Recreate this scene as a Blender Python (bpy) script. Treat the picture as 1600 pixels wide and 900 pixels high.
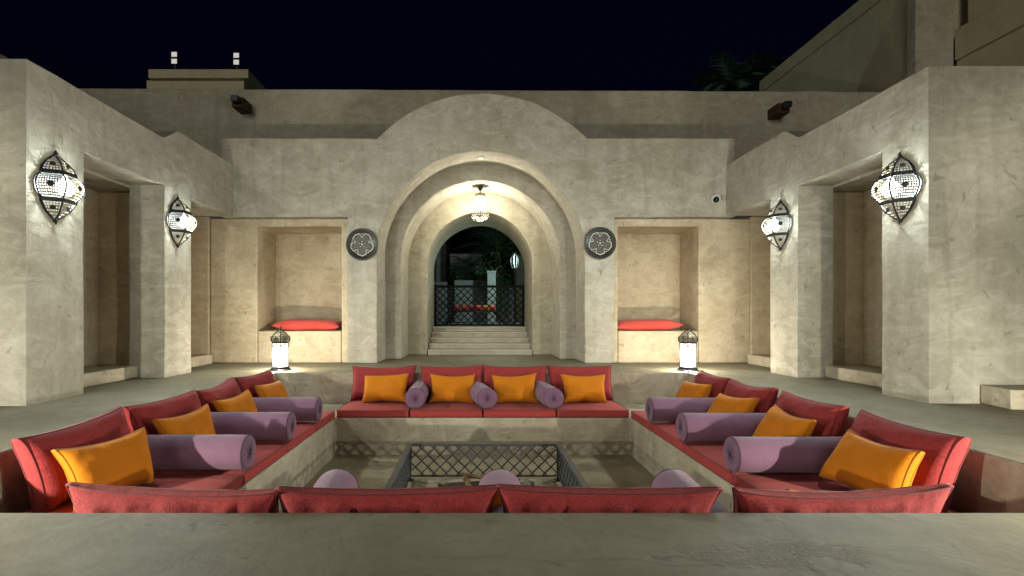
import bpy, bmesh, math, random
from mathutils import Vector, Matrix, Euler, noise as mnoise

# ------------------------------------------------------------------ camera, world, sun, exposure
scene = bpy.context.scene
for o in list(bpy.data.objects):
    bpy.data.objects.remove(o, do_unlink=True)
COL = scene.collection
R = math.radians
EYE = 0.726

cam_data = bpy.data.cameras.new('camera')
cam = bpy.data.objects.new('camera', cam_data)
COL.objects.link(cam)
cam.location = (0, 0, EYE)
cam.rotation_euler = (R(90), 0, 0)
cam_data.sensor_width = 36
cam_data.lens = 18.54
cam_data.shift_x = 0.036
cam_data.shift_y = 0.0256
cam_data.clip_start = 0.05
cam_data.clip_end = 500
scene.camera = cam

world = bpy.data.worlds.new('World')
scene.world = world
world.use_nodes = True
wn = world.node_tree
bg = wn.nodes['Background']
sky = wn.nodes.new('ShaderNodeTexSky')
sky.sky_type = 'NISHITA'
sky.sun_disc = False
sky.sun_elevation = R(-3.0)
sky.sun_rotation = R(200)
tint = wn.nodes.new('ShaderNodeMix'); tint.data_type = 'RGBA'; tint.blend_type = 'MULTIPLY'
tint.inputs[0].default_value = 1.0
tint.inputs[7].default_value = (0.10, 0.18, 0.9, 1)      # night air: only the blue end of the twilight is left
wn.links.new(sky.outputs[0], tint.inputs[6])
wn.links.new(tint.outputs[2], bg.inputs[0])
bg.inputs[1].default_value = 0.022

sun_data = bpy.data.lights.new('front_fill', 'SUN')  # added soft fill from behind the camera, lifts walls and seats
sun_data.energy = 0.21
sun_data.angle = R(20)
sun_data.color = (1.0, 0.97, 0.86)
sun = bpy.data.objects.new('front_fill', sun_data)
COL.objects.link(sun)
sun.rotation_euler = (R(81), 0, R(-14))

vs = scene.view_settings
vs.view_transform = 'Standard'
vs.look = 'None'
vs.gamma = 1
vs.exposure = 1.68
vs.use_curve_mapping = False
scene.cycles.use_denoising = True
scene.cycles.max_bounces = 6
scene.cycles.diffuse_bounces = 4
scene.cycles.transparent_max_bounces = 16
scene.cycles.sample_clamp_indirect = 4.0

WALL_LAMP = 335.0
FLOOR_LAMP = 50.0
NEAR_LAMP = 285.0
PENDANT = 46.0
COOL = (0.89, 1.0, 0.97)
WARM = (1.0, 0.92, 0.75)

# ------------------------------------------------------------------ helpers
def tag(o, label=None, cat=None, group=None, kind=None):
    if label: o['label'] = label
    if cat: o['category'] = cat
    if group: o['group'] = group
    if kind: o['kind'] = kind
    return o

def empty(name, loc=(0, 0, 0), rz=0.0, label=None, cat=None, group=None):
    o = bpy.data.objects.new(name, None)
    o.empty_display_size = 0.1
    COL.objects.link(o)
    o.location = loc
    o.rotation_euler = (0, 0, rz)
    return tag(o, label, cat, group)

def link_mesh(name, me, mat=None, parent=None, loc=(0, 0, 0), rot=(0, 0, 0)):
    o = bpy.data.objects.new(name, me)
    COL.objects.link(o)
    if mat is not None and len(me.materials) == 0:
        me.materials.append(mat)
    o.location = loc
    o.rotation_euler = rot
    if parent is not None:
        o.parent = parent
    return o

class MB:
    """collects shapes for one mesh"""
    def __init__(s):
        s.v = []; s.f = []
    def add(s, verts, faces, M=None):
        b = len(s.v)
        if M is not None:
            verts = [tuple(M @ Vector(p)) for p in verts]
        s.v += [tuple(p) for p in verts]
        s.f += [tuple(i + b for i in f) for f in faces]
        return s
    def box(s, x0, x1, y0, y1, z0, z1, M=None):
        v = [(x0,y0,z0),(x1,y0,z0),(x1,y1,z0),(x0,y1,z0),(x0,y0,z1),(x1,y0,z1),(x1,y1,z1),(x0,y1,z1)]
        f = [(0,3,2,1),(4,5,6,7),(0,1,5,4),(1,2,6,5),(2,3,7,6),(3,0,4,7)]
        return s.add(v, f, M)
    def prism(s, pts, axis, a0, a1, M=None):
        """extrude a 2D outline along an axis ('x': pts are (y,z); 'y': (x,z); 'z': (x,y))"""
        n = len(pts)
        def P(p, a):
            if axis == 'x': return (a, p[0], p[1])
            if axis == 'y': return (p[0], a, p[1])
            return (p[0], p[1], a)
        v = [P(p, a0) for p in pts] + [P(p, a1) for p in pts]
        f = [tuple(range(n)), tuple(range(2*n-1, n-1, -1))]
        for i in range(n):
            j = (i + 1) % n
            f.append((j, i, n + i, n + j))
        return s.add(v, f, M)
    def tube(s, path, r, seg=6, closed=False, M=None, caps=True):
        path = [Vector(p) for p in path]
        n = len(path)
        v = []; f = []
        up = Vector((0.123, 0.37, 0.92)).normalized()
        for i, p in enumerate(path):
            if closed:
                d = path[(i+1) % n] - path[i-1]
            else:
                d = path[min(i+1, n-1)] - path[max(i-1, 0)]
            d = d.normalized() if d.length > 1e-9 else Vector((0, 0, 1))
            a = up - d * up.dot(d)
            if a.length < 1e-4: a = Vector((1, 0, 0)) - d * d.x
            a.normalize(); b = d.cross(a); up = a
            rr = r[i] if isinstance(r, (list, tuple)) else r
            for k in range(seg):
                t = 2*math.pi*k/seg
                v.append(p + a*(math.cos(t)*rr) + b*(math.sin(t)*rr))
        m = n if closed else n-1
        for i in range(m):
            i2 = (i+1) % n
            for k in range(seg):
                k2 = (k+1) % seg
                f.append((i*seg+k, i*seg+k2, i2*seg+k2, i2*seg+k))
        if not closed and caps:
            f.append(tuple(range(seg-1, -1, -1)))
            f.append(tuple((n-1)*seg+k for k in range(seg)))
        return s.add(v, f, M)
    def lathe(s, prof, seg=24, M=None, a0=0.0):
        v = []; f = []
        for (r, z) in prof:
            for k in range(seg):
                t = a0 + 2*math.pi*k/seg
                v.append((r*math.cos(t), r*math.sin(t), z))
        for i in range(len(prof)-1):
            for k in range(seg):
                k2 = (k+1) % seg
                f.append((i*seg+k, i*seg+k2, (i+1)*seg+k2, (i+1)*seg+k))
        f.append(tuple(range(seg-1, -1, -1)))
        f.append(tuple((len(prof)-1)*seg+k for k in range(seg)))
        return s.add(v, f, M)
    def mesh(s, name, mat=None, smooth=False, recalc=True):
        me = bpy.data.meshes.new(name)
        me.from_pydata(s.v, [], s.f)
        if recalc:
            bm = bmesh.new(); bm.from_mesh(me)
            bmesh.ops.recalc_face_normals(bm, faces=bm.faces[:])
            bm.to_mesh(me); bm.free()
        if mat is not None: me.materials.append(mat)
        if smooth:
            me.polygons.foreach_set('use_smooth', [True]*len(me.polygons))
        me.update()
        return me
    def build(s, name, mat=None, parent=None, loc=(0,0,0), rot=(0,0,0), smooth=False, bevel=0.0, seg=2, recalc=True):
        me = s.mesh(name, mat, smooth or bevel > 0, recalc)
        o = link_mesh(name, me, None, parent, loc, rot)
        if bevel > 0:
            m = o.modifiers.new('edge', 'BEVEL')
            m.width = bevel; m.segments = seg; m.limit_method = 'ANGLE'; m.angle_limit = R(40)
            m.harden_normals = True
        return o

def arc(cx, cz, r, a0, a1, n):
    return [(cx + r*math.cos(R(a0 + (a1-a0)*i/n)), cz + r*math.sin(R(a0 + (a1-a0)*i/n))) for i in range(n+1)]

def wavy(pts, amp=0.006, step=0.28, seed=0.0):
    """hand-finished outline: long edges are cut up and wander by a few millimetres (never at ground level)"""
    out = []
    n = len(pts)
    for i in range(n):
        a, b = pts[i], pts[(i+1) % n]
        L = math.hypot(b[0]-a[0], b[1]-a[1])
        k = max(1, int(L/step))
        if max(a[1], b[1]) < 0.02: k = 1
        for q in range(k):
            out.append((a[0]+(b[0]-a[0])*q/k, a[1]+(b[1]-a[1])*q/k))
    res = []
    for (x, y) in out:
        v = Vector((x*1.9+seed, y*1.9, seed*2))
        dx, dy = mnoise.noise(v)*amp*1.6, mnoise.noise(v+Vector((9, 4, 2)))*amp*1.6
        res.append((x+dx, y if y < 0.02 else y+dy))
    return res

# ------------------------------------------------------------------ materials
def new_mat(name):
    m = bpy.data.materials.new(name); m.use_nodes = True
    nt = m.node_tree
    return m, nt, nt.nodes['Principled BSDF']

def N(nt, kind, **kw):
    n = nt.nodes.new(kind)
    for k, v in kw.items(): setattr(n, k, v)
    return n

def noise_node(nt, vec, scale, detail=5, rough=0.55, dist=0.0):
    n = N(nt, 'ShaderNodeTexNoise')
    n.inputs['Scale'].default_value = scale
    n.inputs['Detail'].default_value = detail
    n.inputs['Roughness'].default_value = rough
    n.inputs['Distortion'].default_value = dist
    nt.links.new(vec, n.inputs['Vector'])
    return n.outputs['Fac']

def ramp(nt, fac, stops):
    r = N(nt, 'ShaderNodeValToRGB')
    el = r.color_ramp.elements
    while len(el) > len(stops): el.remove(el[-1])
    while len(el) < len(stops): el.new(0.5)
    for e, (p, c) in zip(el, stops):
        e.position = p
        e.color = (c[0], c[1], c[2], 1) if isinstance(c, (tuple, list)) else (c, c, c, 1)
    nt.links.new(fac, r.inputs[0])
    return r.outputs[0]

def mixc(nt, fac, a, b, mode='MIX'):
    m = N(nt, 'ShaderNodeMix', data_type='RGBA', blend_type=mode)
    def put(i, x):
        if hasattr(x, 'is_linked') or hasattr(x, 'links'): nt.links.new(x, m.inputs[i])
        elif isinstance(x, (tuple, list)): m.inputs[i].default_value = (x[0], x[1], x[2], 1)
        else: m.inputs[i].default_value = x
    put(0, fac); put(6, a); put(7, b)
    return m.outputs[2]

def mapping(nt, vec, scale=(1,1,1), rot=(0,0,0), loc=(0,0,0)):
    m = N(nt, 'ShaderNodeMapping')
    m.inputs['Scale'].default_value = scale
    m.inputs['Rotation'].default_value = rot
    m.inputs['Location'].default_value = loc
    nt.links.new(vec, m.inputs['Vector'])
    return m.outputs[0]

def bump(nt, bsdf, heights):
    prev = None
    for (h, strength, dist) in heights:
        b = N(nt, 'ShaderNodeBump')
        b.inputs['Strength'].default_value = strength
        b.inputs['Distance'].default_value = dist
        nt.links.new(h, b.inputs['Height'])
        if prev is not None: nt.links.new(prev, b.inputs['Normal'])
        prev = b.outputs[0]
    nt.links.new(prev, bsdf.inputs['Normal'])

def plaster(name, c_dark, c_mid, c_light, rough=0.8, streak=0.35, strokes=0.5, wear=None, seed=0.0, bumpk=1.0):
    m, nt, b = new_mat(name)
    g = N(nt, 'ShaderNodeNewGeometry')
    pos = mapping(nt, g.outputs['Position'], loc=(seed, seed*1.7, seed*0.6))
    big = noise_node(nt, pos, 0.9, 2, 0.55, 0.6)
    mid = noise_node(nt, pos, 3.2, 5, 0.62, 1.2)
    fine = noise_node(nt, pos, 26, 3, 0.65)
    # curved trowel sweeps: strongly distorted noise, thresholded into light strokes
    sw = noise_node(nt, mapping(nt, pos, (2.2, 2.2, 5.0), (0.5, 0.3, 0.4)), 1.1, 4, 0.62, 1.9)
    st = noise_node(nt, mapping(nt, pos, (4.5, 4.5, 0.35)), 1.4, 3, 0.6, 0.4)
    base = ramp(nt, big, [(0.30, c_dark), (0.50, c_mid), (0.72, c_light)])
    c2 = ramp(nt, mid, [(0.28, c_dark), (0.52, c_mid), (0.78, c_light)])
    col = mixc(nt, 0.55, base, c2)
    swm = ramp(nt, sw, [(0.46, 0.0), (0.74, 1.0)])
    mul = N(nt, 'ShaderNodeMath', operation='MULTIPLY'); nt.links.new(swm, mul.inputs[0]); mul.inputs[1].default_value = strokes
    col = mixc(nt, mul.outputs[0], col, tuple(min(1, x*1.12) for x in c_light))
    stm = ramp(nt, st, [(0.50, 0.0), (0.75, 1.0)])
    mul2 = N(nt, 'ShaderNodeMath', operation='MULTIPLY'); nt.links.new(stm, mul2.inputs[0]); mul2.inputs[1].default_value = streak
    col = mixc(nt, mul2.outputs[0], col, tuple(x*0.78 for x in c_dark))
    spk = ramp(nt, fine, [(0.36, 0.86), (0.55, 1.0)])
    col = mixc(nt, 0.6, col, mixc(nt, 1.0, col, spk, 'MULTIPLY'))
    # sparse small pits and stains
    pit = noise_node(nt, pos, 11, 1, 0.5, 0.8)
    pm = ramp(nt, pit, [(0.70, 0.0), (0.76, 0.55)])
    col = mixc(nt, pm, col, tuple(x*0.7 for x in c_dark))
    vo = N(nt, 'ShaderNodeTexVoronoi', feature='DISTANCE_TO_EDGE'); vo.inputs['Scale'].default_value = 0.8
    wob = N(nt, 'ShaderNodeMix', data_type='VECTOR'); wob.inputs[0].default_value = 0.12
    nzc = N(nt, 'ShaderNodeTexNoise'); nzc.inputs['Scale'].default_value = 3.5; nzc.inputs['Detail'].default_value = 3
    nt.links.new(pos, nzc.inputs['Vector']); nt.links.new(pos, wob.inputs[4]); nt.links.new(nzc.outputs['Color'], wob.inputs[5])
    nt.links.new(wob.outputs[1], vo.inputs['Vector'])
    cr = ramp(nt, vo.outputs['Distance'], [(0.0015, 1.0), (0.006, 0.0)])
    cm = ramp(nt, big, [(0.52, 0.0), (0.62, 0.26)])
    cmul = N(nt, 'ShaderNodeMath', operation='MULTIPLY'); nt.links.new(cr, cmul.inputs[0]); nt.links.new(cm, cmul.inputs[1])
    col = mixc(nt, cmul.outputs[0], col, tuple(x*0.4 for x in c_dark))
    heights = [(mid, 0.25*bumpk, 0.03), (sw, 0.25*bumpk, 0.02), (fine, 0.13*bumpk, 0.008)]
    if wear:
        (wx, wy), (rx, ry) = wear
        d = N(nt, 'ShaderNodeVectorMath', operation='LENGTH')
        nt.links.new(mapping(nt, g.outputs['Position'], (1/rx, 1/ry, 0), loc=(-wx/rx, -wy/ry, 0)), d.inputs[0])
        w1 = noise_node(nt, pos, 7, 8, 0.7, 0.8)
        add = N(nt, 'ShaderNodeMath', operation='MULTIPLY_ADD'); nt.links.new(w1, add.inputs[0]); add.inputs[1].default_value = -2.6
        add.inputs[2].default_value = 1.75
        sm = N(nt, 'ShaderNodeMath', operation='ADD'); nt.links.new(d.outputs['Value'], sm.inputs[0]); nt.links.new(add.outputs[0], sm.inputs[1])
        wm = ramp(nt, sm.outputs[0], [(0.74, 1.0), (1.02, 0.0)])
        grit = noise_node(nt, pos, 95, 4, 0.7)
        gcol = ramp(nt, grit, [(0.38, (0.035, 0.03, 0.02)), (0.66, (0.20, 0.18, 0.13))])
        wf = N(nt, 'ShaderNodeMath', operation='MULTIPLY'); nt.links.new(wm, wf.inputs[0]); wf.inputs[1].default_value = 0.5
        col = mixc(nt, wf.outputs[0], col, gcol)
        gh = N(nt, 'ShaderNodeMath', operation='MULTIPLY'); nt.links.new(grit, gh.inputs[0]); nt.links.new(wm, gh.inputs[1])
        heights.append((gh.outputs[0], 0.5, 0.006))
    nt.links.new(col, b.inputs['Base Color'])
    b.inputs['Roughness'].default_value = rough
    b.inputs['Specular IOR Level'].default_value = 0.3
    bump(nt, b, heights)
    return m

def fabric(name, col, col2, speck=0.0, rough=0.85, weave=420, sheen=0.15):
    m, nt, b = new_mat(name)
    tc = N(nt, 'ShaderNodeTexCoord')
    v = tc.outputs['Object']
    big = noise_node(nt, v, 5, 4)
    c = ramp(nt, big, [(0.3, tuple(x*0.86 for x in col)), (0.7, col)])
    if speck > 0:
        vo = N(nt, 'ShaderNodeTexVoronoi', feature='F1'); vo.inputs['Scale'].default_value = 115
        nt.links.new(v, vo.inputs['Vector'])
        s1 = ramp(nt, vo.outputs['Distance'], [(0.22, 1.0), (0.55, 0.0)])
        nz = ramp(nt, noise_node(nt, v, 22, 2), [(0.30, 0.25), (0.6, 1.0)])
        mu = N(nt, 'ShaderNodeMath', operation='MULTIPLY'); nt.links.new(s1, mu.inputs[0]); nt.links.new(nz, mu.inputs[1])
        mu2 = N(nt, 'ShaderNodeMath', operation='MULTIPLY'); nt.links.new(mu.outputs[0], mu2.inputs[0]); mu2.inputs[1].default_value = speck
        c = mixc(nt, mu2.outputs[0], c, col2)
    wv = noise_node(nt, mapping(nt, v, (1.0, 1.0, 1.0)), weave, 2, 0.5)
    c = mixc(nt, 0.25, c, mixc(nt, 1.0, c, ramp(nt, wv, [(0.3, 0.7), (0.7, 1.2)]), 'MULTIPLY'))
    nt.links.new(c, b.inputs['Base Color'])
    b.inputs['Roughness'].default_value = rough
    b.inputs['Specular IOR Level'].default_value = 0.2
    b.inputs['Sheen Weight'].default_value = sheen
    fold = noise_node(nt, v, 14, 4, 0.55, 0.6)
    bump(nt, b, [(fold, 0.35, 0.012), (wv, 0.25, 0.0012)])
    return m

def simple(name, col, rough=0.5, metal=0.0, spec=0.5, var=0.15, scale=20, bumps=0.0):
    m, nt, b = new_mat(name)
    tc = N(nt, 'ShaderNodeTexCoord')
    n = noise_node(nt, tc.outputs['Object'], scale, 5)
    c = ramp(nt, n, [(0.3, tuple(x*(1-var) for x in col)), (0.7, tuple(min(1, x*(1+var)) for x in col))])
    nt.links.new(c, b.inputs['Base Color'])
    b.inputs['Roughness'].default_value = rough
    b.inputs['Metallic'].default_value = metal
    b.inputs['Specular IOR Level'].default_value = spec
    if bumps: bump(nt, b, [(n, bumps, 0.01)])
    return m

def glow(name, col, strength, clear=0.0):
    m = bpy.data.materials.new(name); m.use_nodes = True
    nt = m.node_tree
    nt.nodes.remove(nt.nodes['Principled BSDF'])
    out = nt.nodes['Material Output']
    e = N(nt, 'ShaderNodeEmission')
    e.inputs[0].default_value = (col[0], col[1], col[2], 1); e.inputs[1].default_value = strength
    if clear > 0:
        t = N(nt, 'ShaderNodeBsdfTransparent'); mx = N(nt, 'ShaderNodeMixShader')
        mx.inputs[0].default_value = clear
        nt.links.new(e.outputs[0], mx.inputs[1]); nt.links.new(t.outputs[0], mx.inputs[2])
        nt.links.new(mx.outputs[0], out.inputs[0])
    else:
        nt.links.new(e.outputs[0], out.inputs[0])
    m.cycles.emission_sampling = 'NONE' if clear > 0 else 'AUTO'
    return m

M_WALL = plaster('lime_plaster', (0.28, 0.255, 0.19), (0.395, 0.368, 0.295), (0.50, 0.478, 0.41), strokes=0.7)
M_PORTAL = plaster('portal_plaster', (0.245, 0.215, 0.155), (0.36, 0.328, 0.258), (0.465, 0.44, 0.37), seed=3.1, strokes=0.55)
M_NICHE = plaster('niche_plaster', (0.335, 0.26, 0.158), (0.44, 0.362, 0.242), (0.56, 0.485, 0.35), seed=7.7, strokes=0.5, streak=0.2)
M_REAR = plaster('rear_plaster', (0.25, 0.22, 0.148), (0.335, 0.305, 0.222), (0.42, 0.39, 0.305), seed=11.0, strokes=0.6)
M_BLOCK = plaster('distant_plaster', (0.37, 0.318, 0.19), (0.44, 0.38, 0.235), (0.50, 0.44, 0.285), seed=5.0, streak=0.15, strokes=0.2)
M_DECK = plaster('screed', (0.112, 0.096, 0.054), (0.17, 0.150, 0.096), (0.23, 0.212, 0.152), rough=0.62, streak=0.0, strokes=0.35,
                 wear=((0.92, 1.60), (0.52, 0.16)), seed=1.3, bumpk=0.7)
M_PIT = plaster('pit_plaster', (0.25, 0.195, 0.125), (0.37, 0.32, 0.23), (0.47, 0.425, 0.335), seed=13.0, streak=0.3, bumpk=1.3)
M_FLOOR = plaster('pit_floor_screed', (0.20, 0.155, 0.085), (0.265, 0.215, 0.13), (0.33, 0.28, 0.185), seed=17.0, streak=0.0)
M_STEP = plaster('step_stone', (0.36, 0.33, 0.26), (0.45, 0.42, 0.34), (0.53, 0.50, 0.42), seed=19.0, streak=0.1, bumpk=1.2)
M_TRAV = plaster('travertine', (0.30, 0.25, 0.17), (0.42, 0.37, 0.27), (0.52, 0.48, 0.38), seed=23.0, streak=0.0, bumpk=2.0)

M_RED = fabric('red_fabric', (0.30, 0.034, 0.033), (0.07, 0.009, 0.014), speck=0.65, sheen=0.06)
M_SEAT = fabric('seat_fabric', (0.36, 0.047, 0.041), (0.16, 0.016, 0.016), speck=0.3, sheen=0.04)
M_ORANGE = fabric('orange_fabric', (0.54, 0.170, 0.004), (0.4, 0.1, 0.0), sheen=0.03)
M_PURPLE = fabric('mauve_fabric', (0.190, 0.098, 0.155), (0.1, 0.05, 0.1))
M_NRED = fabric('coral_fabric', (0.60, 0.075, 0.055), (0.3, 0.02, 0.02), speck=0.15)
M_PIPE_R = fabric('dark_red_cord', (0.15, 0.020, 0.021), (0, 0, 0))
M_PIPE_O = fabric('brown_cord', (0.36, 0.125, 0.006), (0, 0, 0))
M_PIPE_P = fabric('purple_cord', (0.085, 0.040, 0.072), (0, 0, 0))

M_IRON = simple('blackened_iron', (0.028, 0.029, 0.032), 0.45, 0.6)
M_FRAME = simple('grey_painted_metal', (0.070, 0.072, 0.070), 0.42, 0.35)
M_FILI = simple('pierced_brass', (0.30, 0.26, 0.17), 0.5, 0.4)
M_PEWTER = simple('dark_pewter', (0.045, 0.045, 0.04), 0.42, 0.7)
M_SILVER = simple('silver_inlay', (0.72, 0.70, 0.62), 0.5, 0.1)
M_PGREY = simple('worn_pewter', (0.10, 0.10, 0.09), 0.5, 0.5, scale=90, var=0.4)
M_GATE = simple('black_painted_iron', (0.006, 0.007, 0.007), 0.9, 0.0, 0.08)
M_WOOD = simple('dark_wood', (0.055, 0.026, 0.012), 0.7, 0, 0.3, 0.3, 12)
M_LOG = simple('split_log', (0.16, 0.10, 0.05), 0.9, 0, 0.2, 0.4, 18, 0.5)
M_BARK = simple('bark', (0.07, 0.05, 0.032), 0.95, 0, 0.2, 0.4, 14, 0.6)
M_ASH = simple('ash', (0.14, 0.125, 0.10), 0.95, 0, 0.2, 0.4, 30, 0.6)
M_LEAF = simple('leaf_green', (0.055, 0.105, 0.035), 0.6, 0, 0.3, 0.4, 6)
M_FROND = simple('palm_green', (0.045, 0.10, 0.055), 0.55, 0, 0.4, 0.3, 6)
M_DRY = simple('dry_leaf', (0.16, 0.035, 0.018), 0.8)
M_WHITE = simple('white_plastic', (0.62, 0.60, 0.52), 0.4, var=0.05)
M_BLACKP = simple('black_dome', (0.008, 0.008, 0.008), 0.12)
M_EARTH = simple('garden_paving', (0.24, 0.25, 0.225), 0.95, 0, 0.2, 0.4, 3, 0.6)
M_GPLAST = simple('garden_plaster', (0.24, 0.245, 0.24), 0.85, 0, 0.2, 0.15, 4)
M_GDARK = simple('garden_dark_wall', (0.075, 0.062, 0.045), 0.9, 0, 0.2, 0.2, 4)

M_GLASS_F = glow('lit_frosted_glass', (1.0, 0.95, 0.86), 1.05, 0.55)
M_LINER = glow('lit_lantern_liner', (1.0, 0.90, 0.66), 0.16, 0.66)
M_BULB = glow('bulb', (0.93, 1.0, 0.95), 14.0, 0.7)
M_BULB_W = glow('warm_bulb', (1.0, 0.95, 0.82), 14.0, 0.7)
M_FLOOD = glow('flood_lens', (1.0, 0.95, 0.86), 0.18)
M_GLAMP = glow('garden_lamp_glass', (0.85, 1.0, 0.9), 0.008, 0.4)
for m_ in (M_BULB, M_BULB_W, M_FLOOD):
    m_.cycles.emission_sampling = 'NONE'

# ------------------------------------------------------------------ the sunken court: terrace, pit floor, built-in bench
PX0, PX1, PY0, PY1 = -2.50, 2.67, 1.942, 6.60
BX0, BX1, BY0, BY1 = -1.516, 1.686, 2.79, 5.73
DECK, BENCH, PIT = 0.0, -0.40, -0.80

t = MB()
o4 = [(-70, -60, 0), (70, -60, 0), (70, 90, 0), (-70, 90, 0)]
i4 = [(PX0, PY0, 0), (PX1, PY0, 0), (PX1, PY1, 0), (PX0, PY1, 0)]
b4 = [(x, y, -0.86) for x, y, z in i4]
t.add(o4 + i4 + b4, [(0,1,5,4),(1,2,6,5),(2,3,7,6),(3,0,4,7)] + [(4+i, 4+(i+1) % 4, 8+(i+1) % 4, 8+i) for i in range(4)])
terr = t.build('terrace', M_DECK, recalc=False, bevel=0.018)
terr.data.materials.append(M_PIT)
for p in terr.data.polygons:
    if abs(p.normal.z) < 0.5: p.material_index = 1
tag(terr, kind='structure')

f = MB().add([(PX0, PY0, PIT), (PX1, PY0, PIT), (PX1, PY1, PIT), (PX0, PY1, PIT)], [(0,1,2,3)])
tag(f.build('pit_floor', M_FLOOR, recalc=False), kind='structure')

bn = MB()
e = 0.004
oo = [(PX0+e, PY0+e), (PX1-e, PY0+e), (PX1-e, PY1-e), (PX0+e, PY1-e)]
ii = [(BX0, BY0), (BX1, BY0), (BX1, BY1), (BX0, BY1)]
v = [(x, y, BENCH) for x, y in oo] + [(x, y, BENCH) for x, y in ii] + [(x, y, PIT-0.02) for x, y in ii]
bn.add(v, [(i, (i+1) % 4, 4+(i+1) % 4, 4+i) for i in range(4)] + [(4+i, 4+(i+1) % 4, 8+(i+1) % 4, 8+i) for i in range(4)])
bo = bn.build('built_in_bench', M_PIT, recalc=False, bevel=0.014)
tag(bo, 'plastered masonry bench running round all four sides of the sunken pit', 'bench')

# ------------------------------------------------------------------ portal with nested arches and seat niches
FY, F2, F3, F4 = 7.75, 8.45, 9.35, 10.85
CX, SPR = 0.085, 1.60
portal = empty('arched_portal', (0, FY, 0), 0, 'pale plastered portal with stepped round arches and a domed parapet', 'portal')
def up(o, parent):
    """parent keeping the object where its world-space vertices are"""
    o.parent = parent
    o.matrix_parent_inverse = parent.matrix_basis.inverted()
    return o

r1, r2, r3 = 1.52, 1.27, 0.93
pts = [(-1.88, 0), (-1.88, 2.155), (-3.735, 2.155), (-3.735, 3.32)]
bump_c = (0.10, 1.83, 2.15)
half = 1.55
a_end = math.degrees(math.asin((3.32-bump_c[1])/bump_c[2]))
pts += arc(bump_c[0], bump_c[1], bump_c[2], 180-a_end, a_end, 40)
pts += [(3.83, 3.32), (3.83, 2.155), (2.05, 2.155), (2.05, 0), (CX+r1, 0)]
pts += arc(CX, SPR, r1, 0, 180, 56)
pts += [(CX-r1, 0)]
up(MB().prism(wavy(pts, 0.008, seed=1.0), 'y', FY, F2).build('front_wall', M_PORTAL, bevel=0.022), portal)
pts = [(-1.95, 0), (-1.95, 3.18), (2.12, 3.18), (2.12, 0), (CX+r2, 0)] + arc(CX, SPR, r2, 0, 180, 56) + [(CX-r2, 0)]
up(MB().prism(wavy(pts, 0.008, seed=2.0), 'y', F2+0.002, F3-0.002).build('inner_arch_wall', M_PORTAL, bevel=0.022), portal)
up(MB().box(-3.73, 3.82, F2+0.003, F3-0.004, 3.185, 3.25).build('roof_slab', M_PORTAL), portal)

for side in (-1, 1):
    if side < 0: xa, xb, n0, n1 = -3.95, -1.885, -3.24, -1.99
    else:        xa, xb, n0, n1 = 2.055, 4.10, 2.125, 3.33
    nb = empty('seat_niche', ((n0+n1)/2, FY+0.1, 0), 0)
    nb.parent = portal; nb.matrix_parent_inverse = portal.matrix_basis.inverted()
    NY, NB, LED, TOP = 7.85, 8.58, 0.478, 2.03
    p = [(xa, 0), (xa, 2.153), (xb, 2.153), (xb, 0), (n1, 0), (n1, TOP), (n0, TOP), (n0, 0)]
    w = MB().prism(wavy(p, 0.006, seed=4.0+side), 'y', NY, NB).build('surround', M_NICHE, bevel=0.022)
    w.parent = nb; w.matrix_parent_inverse = (portal.matrix_basis @ Matrix.Translation(nb.location - Vector(portal.location))).inverted()
    inv = w.matrix_parent_inverse.copy()
    l = MB().box(n0+0.001, n1-0.001, NY+0.004, NB+0.05, 0, LED).build('seat_ledge', M_NICHE, bevel=0.02)
    l.parent = nb; l.matrix_parent_inverse = inv
    k = MB().box(n0-0.2, n1+0.2, NB+0.001, NB+0.3, 0, 2.2).build('back_panel', M_NICHE)
    k.parent = nb; k.matrix_parent_inverse = inv
    bpy.context.view_layer.update()
    for ch in (w, l, k):           # plain world-space placement under a two-level parent
        ch.matrix_parent_inverse = nb.matrix_world.inverted()

sp = MB().lathe([(0.028, 0), (0.045, -0.004), (0.05, -0.012), (0.042, -0.018), (0.03, -0.012), (0.0, -0.010)], 20)
tag(sp.build('recessed_spotlight', M_WHITE, loc=(CX, 8.05, SPR+r1+0.004), smooth=True), 'small round recessed ceiling spotlight at the crown of the outer arch', 'spotlight')

# ------------------------------------------------------------------ rear wall with barrel-vaulted passage, steps and lattice gate
rear = empty('rear_wall', (0, F3, 0), 0, 'long high plastered wall rising behind the portal and pierced by a vaulted passage', 'wall')
pts = [(-7.5, 0), (-7.5, 4.74), (7.52, 4.68), (7.52, 0), (CX+r3, 0)] + arc(CX, SPR, r3, 0, 180, 48) + [(CX-r3, 0)]
up(MB().prism(wavy(pts, 0.010, 0.5, seed=3.0), 'y', F3, F4).build('wall', M_REAR, bevel=0.03), rear)

stairs = empty('passage_steps', (CX, F3, 0), 0, 'flight of five shallow pale stone steps climbing through the vaulted passage', 'stairs')
for i in range(5):
    s_ = MB().box(-0.926, 0.926, 0.01+i*0.27, 1.48, 0.095*i, 0.095*(i+1)-0.001)
    s_.build('step', M_STEP, stairs, bevel=0.012)
    s_ = MB().box(-0.926, 0.926, -0.020+i*0.27, 0.02+i*0.27, 0.095*(i+1)-0.03, 0.095*(i+1)+0.002)
    s_.build('step_nosing', M_STEP, stairs, bevel=0.006)

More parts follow.
